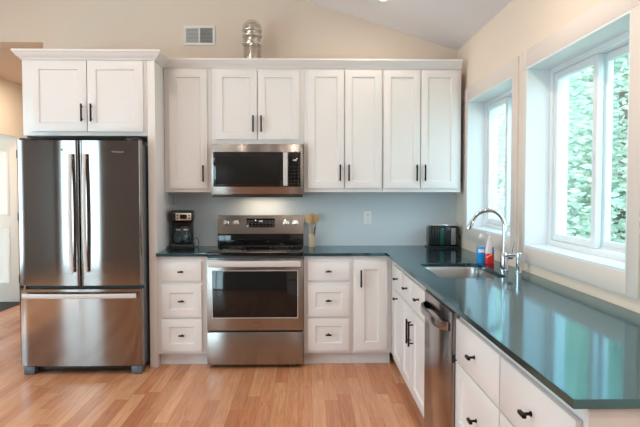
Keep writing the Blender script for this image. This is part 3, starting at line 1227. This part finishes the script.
t = thing('soap_dispenser', 'short chrome soap dispenser pump right of the faucet', 'soap dispenser', (1.685, -1.782, Z0))
bm = bmesh.new()
lathe(bm, [(0, 0), (0.021, 0), (0.021, 0.005), (0.0165, 0.008), (0.0165, 0.085), (0.019, 0.088), (0.019, 0.118), (0.016, 0.122), (0, 0.122)], seg=24)
finish('pump_body', bm, M['chrome'], t)
bm = bmesh.new()
tube(bm, [(-0.012, 0, 0.106), (-0.05, 0.012, 0.106), (-0.074, 0.02, 0.100)], [0.0085, 0.0075, 0.006], 12)
finish('spout', bm, M['chrome'], t)


def bottle(label, loc, kind):
    t = thing('soap_bottle', label, 'bottle', loc, 0, 'soap bottles behind the sink')
    bm = bmesh.new()
    w = 0.031
    if kind == 'blue':
        lathe(bm, [(0, 0), (w * 0.93, 0), (w, 0.006), (w, 0.106), (w * 0.93, 0.112), (0, 0.112)], seg=24, sy=0.8)
        finish('soap', bm, M['blue'], t, label='bright blue liquid')
        bm = bmesh.new()
        lathe(bm, [(w * 0.95, 0.1125), (w * 0.98, 0.118), (w * 0.85, 0.138), (w * 0.6, 0.158), (w * 0.5, 0.166), (w * 0.5, 0.172)], seg=24, sy=0.8)
        finish('bottle_shoulder', bm, M['clear'], t, label='clear upper bottle')
        bm = bmesh.new()
        lathe(bm, [(0, 0.172), (0.017, 0.172), (0.017, 0.187), (0.010, 0.189), (0.009, 0.202), (0, 0.203)], seg=20, sy=0.9)
        finish('cap', bm, M['plastic_white'], t, label='white cap')
        bm = bmesh.new()
        for k in range(9):
            a0 = R(-140 + k * 9)
            a1 = R(-140 + (k + 1) * 9)
            vs = [bm.verts.new((math.cos(a) * (w + .0006), math.sin(a) * (w + .0006) * 0.8, z)) for a, z in ((a0, .074), (a1, .074), (a1, .096), (a0, .096))]
            bm.faces.new(vs)
        finish('bottle_label', bm, M['plastic_white'], t, label='small white label')
    else:
        lathe(bm, [(0, 0), (w * 0.93, 0), (w, 0.006), (w * 1.0, 0.066), (w * 0.97, 0.068), (0, 0.068)], seg=24, sy=0.75)
        finish('lower_label', bm, M['red'], t, label='red lower half')
        bm = bmesh.new()
        lathe(bm, [(w * 0.97, 0.0685), (w * 0.98, 0.08), (w * 0.92, 0.105), (w * 0.7, 0.138), (w * 0.48, 0.158), (w * 0.42, 0.168), (0, 0.168)], seg=24, sy=0.75)
        finish('bottle_shoulder', bm, mat('frosted_pink_plastic', (0.80, 0.68, 0.72), 0.3), t, label='pale upper bottle')
        bm = bmesh.new()
        lathe(bm, [(0, 0.1685), (0.013, 0.1685), (0.012, 0.180), (0.006, 0.183), (0.006, 0.196), (0, 0.197)], seg=20)
        box(bm, -0.02, 0.006, -0.006, 0.006, 0.1975, 0.206, 0.002)
        finish('cap', bm, M['plastic_white'], t, label='white nozzle cap')
        bm = bmesh.new()
        for k in range(8):
            a0 = R(-70 + k * 12)
            a1 = R(-70 + (k + 1) * 12)
            z0, z1 = 0.066, 0.112
            f0 = 1.0
            vs = [bm.verts.new((math.cos(a) * r, math.sin(a) * r * 0.75, z)) for a, z, r in
                  ((a0, z0, w + .0012), (a1, z0, w + .0012), (a1, z1, w * 0.905), (a0, z1, w * 0.905))]
            bm.faces.new(vs)
        finish('bottle_label', bm, M['labelblue'], t, label='blue upper label')
        bm = bmesh.new()
        for k in range(8):
            a0 = R(-150 + k * 10)
            a1 = R(-150 + (k + 1) * 10)
            s = k * 0.003
            vs = [bm.verts.new((math.cos(a) * (w + .0007), math.sin(a) * (w + .0007) * 0.75, z)) for a, z in
                  ((a0, .036 + s), (a1, .039 + s), (a1, .046 + s), (a0, .043 + s))]
            bm.faces.new(vs)
        finish('label_stripe', bm, M['yellow'], t, label='yellow stripe')
    return t


bottle('clear soap bottle filled with bright blue liquid, behind the sink', (1.602, -1.292, Z0), 'blue')
bottle('soap bottle with red lower half, between blue bottle and faucet', (1.652, -1.318, Z0), 'red')

# ------------------------------------------------------------------ toaster
t = thing('toaster', 'glossy black long-slot toaster in the counter corner by the window', 'toaster', (1.598, -0.155, Z0))
bm = B(-0.132, 0.132, -0.075, 0.075, 0.014, 0.190, 0.022, 4)
finish('toaster_body', bm, M['toaster'], t)
finish('toaster_base', B(-0.140, 0.140, -0.082, 0.082, 0.0, 0.0135, 0.004), M['black_plastic'], t)
bm = bmesh.new()
for x in (-0.128, -0.104, -0.080, -0.056):
    box(bm, x, x + 0.010, -0.0785, -0.0745, 0.03, 0.165, 0.0015)
finish('side_ribs', bm, M['black_plastic'], t)
finish('side_trim', B(0.058, 0.098, -0.0785, -0.0748, 0.028, 0.172, 0.0015), mat('grey_satin_trim', (0.30, 0.29, 0.30), 0.35, 0.6), t, label='grey metal trim')
finish('teal_sheen', B(-0.040, -0.006, -0.0785, -0.0748, 0.026, 0.172, 0.0015), mat('painted_teal_sheen', (0.006, 0.075, 0.055), 0.2), t, label='painted teal reflection')  # teal reflection on the black side, painted on as a strip
for y in (-0.030, 0.030):
    bm = bmesh.new()
    box(bm, -0.090, 0.100, y - 0.018, y - 0.013, 0.1885, 0.195, 0.001)
    box(bm, -0.090, 0.100, y + 0.013, y + 0.018, 0.1885, 0.195, 0.001)
    box(bm, -0.095, -0.090, y - 0.018, y + 0.018, 0.1885, 0.195, 0.001)
    box(bm, 0.100, 0.105, y - 0.018, y + 0.018, 0.1885, 0.195, 0.001)
    finish('slot_rim', bm, M['chrome'], t, label='chrome slot rim')
    finish('slot', B(-0.0895, 0.0995, y - 0.0125, y + 0.0125, 0.1895, 0.1912), M['slot'], t)
bm = B(0.1325, 0.140, -0.010, 0.010, 0.05, 0.15, 0.001)
box(bm, 0.1402, 0.152, -0.022, 0.022, 0.082, 0.096, 0.003)
finish('lever', bm, M['black_plastic'], t)

# ------------------------------------------------------------------ crock with wooden spoons
UX, UY = 0.452, -0.085
t = thing('utensil_crock', 'slim tan crock standing on the counter right of the range', 'utensil holder', (UX, UY, Z0))
bm = bmesh.new()
lathe(bm, [(0, 0), (0.029, 0), (0.031, 0.004), (0.0305, 0.10), (0.030, 0.112), (0.0275, 0.112), (0.0275, 0.008), (0, 0.008)], seg=28)
finish('crock_body', bm, M['crock'], t)
G2 = 'utensils in the crock'


def spoon(name, label, cat, base, top, head, m, tw=0.0, slots=False):
    """stick from base to top carrying an oval head (rx, ry, half height)"""
    base, top = Vector(base), Vector(top)
    e = thing(name, label, cat, tuple(base), 0, G2)
    v = top - base
    bm = bmesh.new()
    tube(bm, [(0, 0, 0), tuple(v * 0.5), tuple(v)], [0.0055, 0.0048, 0.006], 10)
    finish('stick', bm, m, e)
    if head:
        rx, ry, hh = head
        bm = bmesh.new()
        bmesh.ops.create_uvsphere(bm, u_segments=20, v_segments=14, radius=1.0)
        dirv = v.normalized()
        rot = Vector((0, 0, 1)).rotation_difference(dirv).to_matrix()
        for q in bm.verts:
            p = Vector((q.co.x * rx, q.co.y * ry - 0.006 * (1 - q.co.x ** 2), q.co.z * hh))
            if not slots and q.co.y < 0:
                p.y += 0.55 * ry * (1 - min(1, q.co.x ** 2 + q.co.z ** 2))
            q.co = rot @ (Matrix.Rotation(tw, 3, 'Z') @ p) + v + dirv * hh * 0.85
        finish('head', bm, m, e)
    return e


zt = Z0 + 0.009
spoon('wooden_spoon', 'wooden spoon with round head, left of the ones in the crock', 'spoon', (UX - 0.008, UY - 0.008, zt), (UX - 0.026, UY - 0.014, zt + 0.200), (0.033, 0.010, 0.045), M['wood'], 0.3)
spoon('wooden_spatula', 'broad wooden spatula rising from the middle of the crock', 'spatula', (UX - 0.004, UY + 0.010, zt), (UX + 0.005, UY + 0.016, zt + 0.195), (0.032, 0.006, 0.052), M['wood'], -0.2, True)
spoon('wooden_spoon', 'wooden spoon with narrow head, right of the ones in the crock', 'spoon', (UX + 0.015, UY - 0.008, zt), (UX + 0.037, UY - 0.016, zt + 0.205), (0.022, 0.009, 0.040), mottled('darker_spoon_wood', (0.50, 0.29, 0.13), 0.55, 0.12, 30), -0.4)
spoon('black_utensil', 'short black handled utensil sticking out of the crock', 'utensil', (UX + 0.004, UY - 0.018, zt), (UX + 0.022, UY - 0.021, zt + 0.125), (0.006, 0.005, 0.026), M['black_plastic'], 0, True)

# ------------------------------------------------------------------ coffee maker
t = thing('coffee_maker', 'black drip coffee maker with glass carafe left of the range', 'coffee maker', (-0.657, -0.200, Z0), R(9))
finish('base', B(-0.098, 0.098, -0.115, 0.105, 0.0, 0.040, 0.010, 3), M['black_plastic'], t)
finish('column', B(-0.100, 0.085, 0.030, 0.105, 0.0405, 0.235, 0.012, 3), M['black_plastic'], t)
hd = finish('brew_head', B(-0.103, 0.095, -0.105, 0.105, 0.2355, 0.325, 0.018, 4), M['black_plastic'], t)
pn = finish('control_panel', B(-0.056, 0.072, -0.1085, -0.1052, 0.245, 0.305, 0.004), M['silver'], t, label='silver control panel')
finish('display', B(-0.020, 0.036, -0.1105, -0.1086, 0.256, 0.294, 0.001), M['black_glass'], pn, label='black display')
btn = None
for x in (-0.042, 0.056):
    for z in (0.262, 0.287):
        if btn is None:
            bm = bmesh.new()
            lathe(bm, [(0, 0), (0.0065, 0), (0.0065, 0.002), (0, 0.002)], seg=14)
            bmesh.ops.rotate(bm, verts=bm.verts[:], cent=(0, 0, 0), matrix=Matrix.Rotation(R(90), 3, 'X'))
            btn = finish('button', bm, M['black_plastic'], pn)
            btn.location = (x, -0.1087, z)
        else:
            dup(btn, pn, (x, -0.1087, z))
bm = bmesh.new()
lathe(bm, [(0.0, 0.0), (0.060, 0.0), (0.067, 0.012), (0.071, 0.045), (0.066, 0.085), (0.054, 0.115), (0.050, 0.128)], -0.004, -0.042, 0.0415, 28)
cf = finish('carafe', bm, M['carafe'], t, label='glass carafe')
bm = bmesh.new()
lathe(bm, [(0, 0.129), (0.052, 0.129), (0.052, 0.143), (0.046, 0.152), (0, 0.154)], -0.004, -0.042, 0.0415, 24)
finish('lid', bm, M['black_plastic'], cf)
bm = bmesh.new()
tube(bm, [(-0.004, -0.100, 0.172), (-0.004, -0.126, 0.172), (-0.004, -0.134, 0.160), (-0.004, -0.132, 0.085), (-0.004, -0.112, 0.072)], 0.009, 10, flat=(1.4, 0.8))
finish('handle', bm, M['black_plastic'], cf)
bm = bmesh.new()
lathe(bm, [(0.0535, 0), (0.0555, 0.001), (0.0555, 0.010), (0.0535, 0.010)], -0.004, -0.042, 0.159, 24)
finish('carafe_band', bm, M['silver'], cf)
bm = bmesh.new()
pts = [(0.09, 0.07, 0.03), (0.125, 0.06, 0.055), (0.135, 0.075, 0.02), (0.125, 0.10, 0.005), (0.10, 0.14, 0.005)]
tube(bm, [(0.086, 0.075, 0.065), (0.112, 0.062, 0.085), (0.128, 0.06, 0.060), (0.130, 0.065, 0.02), (0.118, 0.085, 0.0035), (0.10, 0.12, 0.0035)], 0.003, 8)
finish('cord', bm, M['black_plastic'], t)

# ------------------------------------------------------------------ outlet, vent, jar, ceiling lamp
t = thing('wall_outlet', 'white electrical outlet plate on the wall above the counter', 'outlet', (0.9545, -0.0032, 1.1665))
finish('cover_plate', B(-0.036, 0.036, -0.006, 0, -0.058, 0.058, 0.002), M['plastic_white'], t)
for s in (-1, 1):
    bm = bmesh.new()
    box(bm, -0.016, 0.016, -0.0085, -0.0062, s * 0.024 - 0.014, s * 0.024 + 0.014, 0.001)
    rc = finish('receptacle', bm, M['plastic_white'], t)
    bm = bmesh.new()
    for x in (-0.006, 0.006):
        box(bm, x - 0.001, x + 0.001, -0.0089, -0.0086, s * 0.024 - 0.003, s * 0.024 + 0.007)
    box(bm, -0.002, 0.002, -0.0089, -0.0086, s * 0.024 - 0.010, s * 0.024 - 0.006)
    finish('slots', bm, M['slot'], rc)

t = thing('air_vent', 'white double louvre air vent high on the wall above the cabinets', 'vent', (-0.539, -0.0004, 2.7765))
bm = bmesh.new()
W_, H_ = 0.138, 0.087
box(bm, -W_, W_, -0.010, 0, H_ - 0.022, H_, 0.002)
box(bm, -W_, W_, -0.010, 0, -H_, -H_ + 0.024, 0.002)
box(bm, -W_, -W_ + 0.022, -0.010, 0, -H_ + 0.024, H_ - 0.022, 0.002)
box(bm, W_ - 0.022, W_, -0.010, 0, -H_ + 0.024, H_ - 0.022, 0.002)
box(bm, -0.008, 0.006, -0.010, 0, -H_ + 0.024, H_ - 0.022, 0.002)
finish('vent_frame', bm, M['plastic_white'], t)
finish('duct_backing', B(-W_ + 0.022, W_ - 0.022, -0.0015, -0.0003, -H_ + 0.024, H_ - 0.022), mat('dark_duct', (0.22, 0.21, 0.20), 0.8), t)
for side, (a, b) in enumerate(((-W_ + 0.023, -0.009), (0.007, W_ - 0.023))):
    bm = bmesh.new()
    for k in range(11):
        z = -H_ + 0.029 + k * 0.0117
        tl = 0.0042 if side == 0 else -0.002
        prism(bm, [(-0.0085, z - tl), (-0.0080, z - tl + 0.0014), (-0.0022, z + tl + 0.0014), (-0.0025, z + tl)], 'X', a, b)
    finish('louvres', bm, mat('pale_blades', (0.68, 0.67, 0.65), 0.5) if side == 0 else M['vent_blade'], t)

t = thing('glass_jar', 'ribbed glass jar with domed top standing on the cabinets above the microwave', 'jar', (-0.057, -0.20, UT + 0.0005))
prof_j = [(0, 0.0), (0.070, 0.0), (0.074, 0.006), (0.074, 0.20), (0.080, 0.208), (0.080, 0.222), (0.075, 0.232), (0.075, 0.270), (0.081, 0.278), (0.081, 0.290),
          (0.078, 0.300), (0.078, 0.318), (0.083, 0.324), (0.083, 0.334)]
bm = bmesh.new()
seg = 48
rings = []
for r_, z in prof_j:
    if r_ < 1e-6:
        rings.append([bm.verts.new((0, 0, z))])
    else:
        rings.append([bm.verts.new((math.cos(2 * math.pi * k / seg) * r_ * (1 + 0.018 * (k % 2) * (z < 0.2)), math.sin(2 * math.pi * k / seg) * r_ * (1 + 0.018 * (k % 2) * (z < 0.2)), z)) for k in range(seg)])
for i in range(len(rings) - 1):
    a, b = rings[i], rings[i + 1]
    for k in range(seg):
        k2 = (k + 1) % seg
        if len(a) == 1:
            bm.faces.new((a[0], b[k2], b[k]))
        else:
            bm.faces.new((a[k], a[k2], b[k2], b[k]))
finish('jar_body', bm, M['jar_glass'], t)
bm = bmesh.new()
lathe(bm, [(0.082, 0.3345), (0.080, 0.352), (0.073, 0.376), (0.058, 0.398), (0.034, 0.414), (0, 0.420)], seg=36)
finish('domed_lid', bm, M['jar_glass'], t)
for z in (0.214, 0.285, 0.330):
    bm = bmesh.new()
    lathe(bm, [(0.0825, -0.006), (0.0845, -0.003), (0.0845, 0.003), (0.0825, 0.006), (0.0815, 0)], 0, 0, z, 36)
    finish('rim_band', bm, M['silver'], t, label='silvery band')
bm = bmesh.new()
lathe(bm, [(0, 0.004), (0.060, 0.004), (0.060, 0.19), (0.050, 0.205), (0.062, 0.225), (0.062, 0.265), (0.052, 0.28), (0.066, 0.30), (0.066, 0.33), (0.058, 0.37), (0.03, 0.395), (0, 0.40)], seg=14)
finish('silver_core', bm, M['silver'], t, label='silvery inner vessel')


def can_light(x, y, label, group='recessed ceiling lights', power=None):
    z = ceil_z(x) if x > XR else ZR + 0.32 * (x - XR)
    t = thing('recessed_light', label, 'ceiling light', (x, y, z - 0.001), 0, group)
    t.rotation_euler = (0, math.atan(0.32) if x > XR else -math.atan(0.32), 0)
    bm = bmesh.new()
    lathe(bm, [(0.062, -0.002), (0.066, -0.008), (0.084, -0.007), (0.090, -0.001), (0.062, -0.001)], seg=36)
    finish('trim_ring', bm, M['plastic_white'], t)
    bm = bmesh.new()
    lathe(bm, [(0, -0.0035), (0.061, -0.0035), (0.061, -0.001), (0, -0.001)], seg=32)
    finish('lens', bm, M['lamp'], t, label='glowing lens')
    ld = bpy.data.lights.new('can_lamp', 'AREA')
    ld.shape = 'DISK'
    ld.size = 0.12
    ld.energy = power or CAN_POWER
    ld.color = CAN_COLOR
    o = bpy.data.objects.new('can_lamp', ld)
    C.objects.link(o)
    o.parent = t
    o.location = (0, 0, -0.012)
    o.rotation_euler = (0, -t.rotation_euler.y, 0)
    return t


can_light(0.965, -0.70, 'recessed ceiling light at the top edge above the cabinets', power=5.0)
for x, y in ((0.955, -2.6), (0.955, -4.6), (-1.0, -1.9), (-1.0, -3.8), (-3.0, -2.6), (-3.0, -4.8), (0.2, -5.8)):  # unseen ceiling lights, added to light the cabinet fronts
    can_light(x, y, 'added recessed fill light in the vaulted ceiling outside the frame')

hld = bpy.data.lights.new('hall_lamp', 'AREA')
hld.shape = 'DISK'
hld.size = 0.3
hld.energy = HALL_POWER
hld.color = (1.0, 0.80, 0.62)
o = bpy.data.objects.new('hall_lamp', hld)
C.objects.link(o)
o.location = (-2.5, 1.5, 2.69)
hl2 = bpy.data.lights.new('side_room_lamp', 'AREA')
hl2.shape = 'DISK'
hl2.size = 0.3
hl2.energy = HALL_POWER * 0.5
hl2.color = (1.0, 0.80, 0.6)
o = bpy.data.objects.new('side_room_lamp', hl2)
C.objects.link(o)
o.location = (-4.3, 0.9, 2.65)

# ------------------------------------------------------------------ outdoors
tag(finish('lawn', B(2.3, 40, -20, 45, -0.75, -0.602), M['lawn']), 'lawn outside the windows', 'lawn')['kind'] = 'stuff'


def tree(name, label, loc, blobs, m, count, size, seed):
    rnd = random.Random(seed)
    t = thing(name, label, 'tree', loc, 0, 'trees outside the windows')
    bm = bmesh.new()
    hmax = max(b[2] for b in blobs)
    tube(bm, [(0, 0, 0), (0, 0, 0.2), (0.05, 0.02, hmax * 0.4), (0.0, 0.06, hmax * 0.8)], [0.16, 0.15, 0.12, 0.07], 10)
    for b in blobs[1:]:
        tube(bm, [(0.03, 0.03, b[2] * 0.45), (b[0] * 0.6, b[1] * 0.6, b[2] * 0.8), (b[0], b[1], b[2])], [0.06, 0.045, 0.02], 7)
    finish('trunk', bm, M['bark'], t)
    bm = bmesh.new()
    vol = [b[3] ** 2 for b in blobs]
    tot = sum(vol)
    for b, v in zip(blobs, vol):
        for _ in range(int(count * v / tot)):
            d = Vector((rnd.gauss(0, 1), rnd.gauss(0, 1), rnd.gauss(0, 1))).normalized()
            rr = b[3] * (0.55 + 0.5 * rnd.random() ** 0.6)
            p = Vector((b[0], b[1], b[2])) + Vector((d.x * rr, d.y * rr, d.z * rr * 0.85))
            if p.z < 0.3:
                continue
            s = size * (0.6 + 0.8 * rnd.random())
            q = Vector((rnd.gauss(0, 1), rnd.gauss(0, 1), rnd.gauss(0, 1))).normalized()
            a, c = frame_axes(q)
            vs = [bm.verts.new(p + a * s * u + c * s * w + q * s * k) for u, w, k in ((-1, 0, 0), (0, -0.42, 0.12), (1, 0, 0), (0, 0.42, 0.12))]
            bm.faces.new(vs)
    finish('foliage', bm, m, t, smooth=0)
    return t


tree('leafy_tree', 'mid green leafy tree closest outside the near window', (5.3, 3.7, -0.6), [(0, 0, 3.0, 1.45), (0.3, 0.3, 1.3, 1.25), (-0.3, -0.2, 1.9, 1.3), (0.1, 0.0, 4.4, 1.1)], M['leaf_a'], 14000, 0.075, 1)
tree('leafy_tree', 'pale green tree behind the left pane of the near window', (6.1, 7.6, -0.6), [(0, 0, 3.2, 1.75), (0.2, 0.2, 1.5, 1.6), (-0.2, -0.3, 4.6, 1.3)], M['leaf_b'], 16000, 0.08, 2)
tree('leafy_tree', 'pale green tree outside the far window by the wall cabinets', (5.5, 11.9, -0.6), [(0, 0, 3.3, 2.0), (0.2, 0.1, 1.5, 1.8), (-0.2, -0.1, 4.8, 1.5)], M['leaf_b'], 14000, 0.09, 3)
tree('leafy_tree', 'bluish green tree behind the right pane of the near window', (8.8, 3.9, -0.6), [(0, 0, 3.0, 1.7), (0.1, -0.1, 1.4, 1.6), (0, 0, 4.6, 1.3)], M['leaf_c'], 14000, 0.08, 5)
tree('leafy_tree', 'tall light tree in the distance behind the others', (10.6, 8.2, -0.6), [(0, 0, 4.0, 2.2), (0.1, 0.1, 2.0, 2.1), (0, 0, 6.0, 1.8)], M['leaf_b'], 14000, 0.11, 6)
tree('leafy_tree', 'tall blue-green tree farthest back beyond the far window', (10.4, 15.2, -0.6), [(0, 0, 4.0, 2.4), (0.1, 0.1, 2.0, 2.3), (0, 0, 6.0, 1.9)], M['leaf_c'], 14000, 0.12, 7)
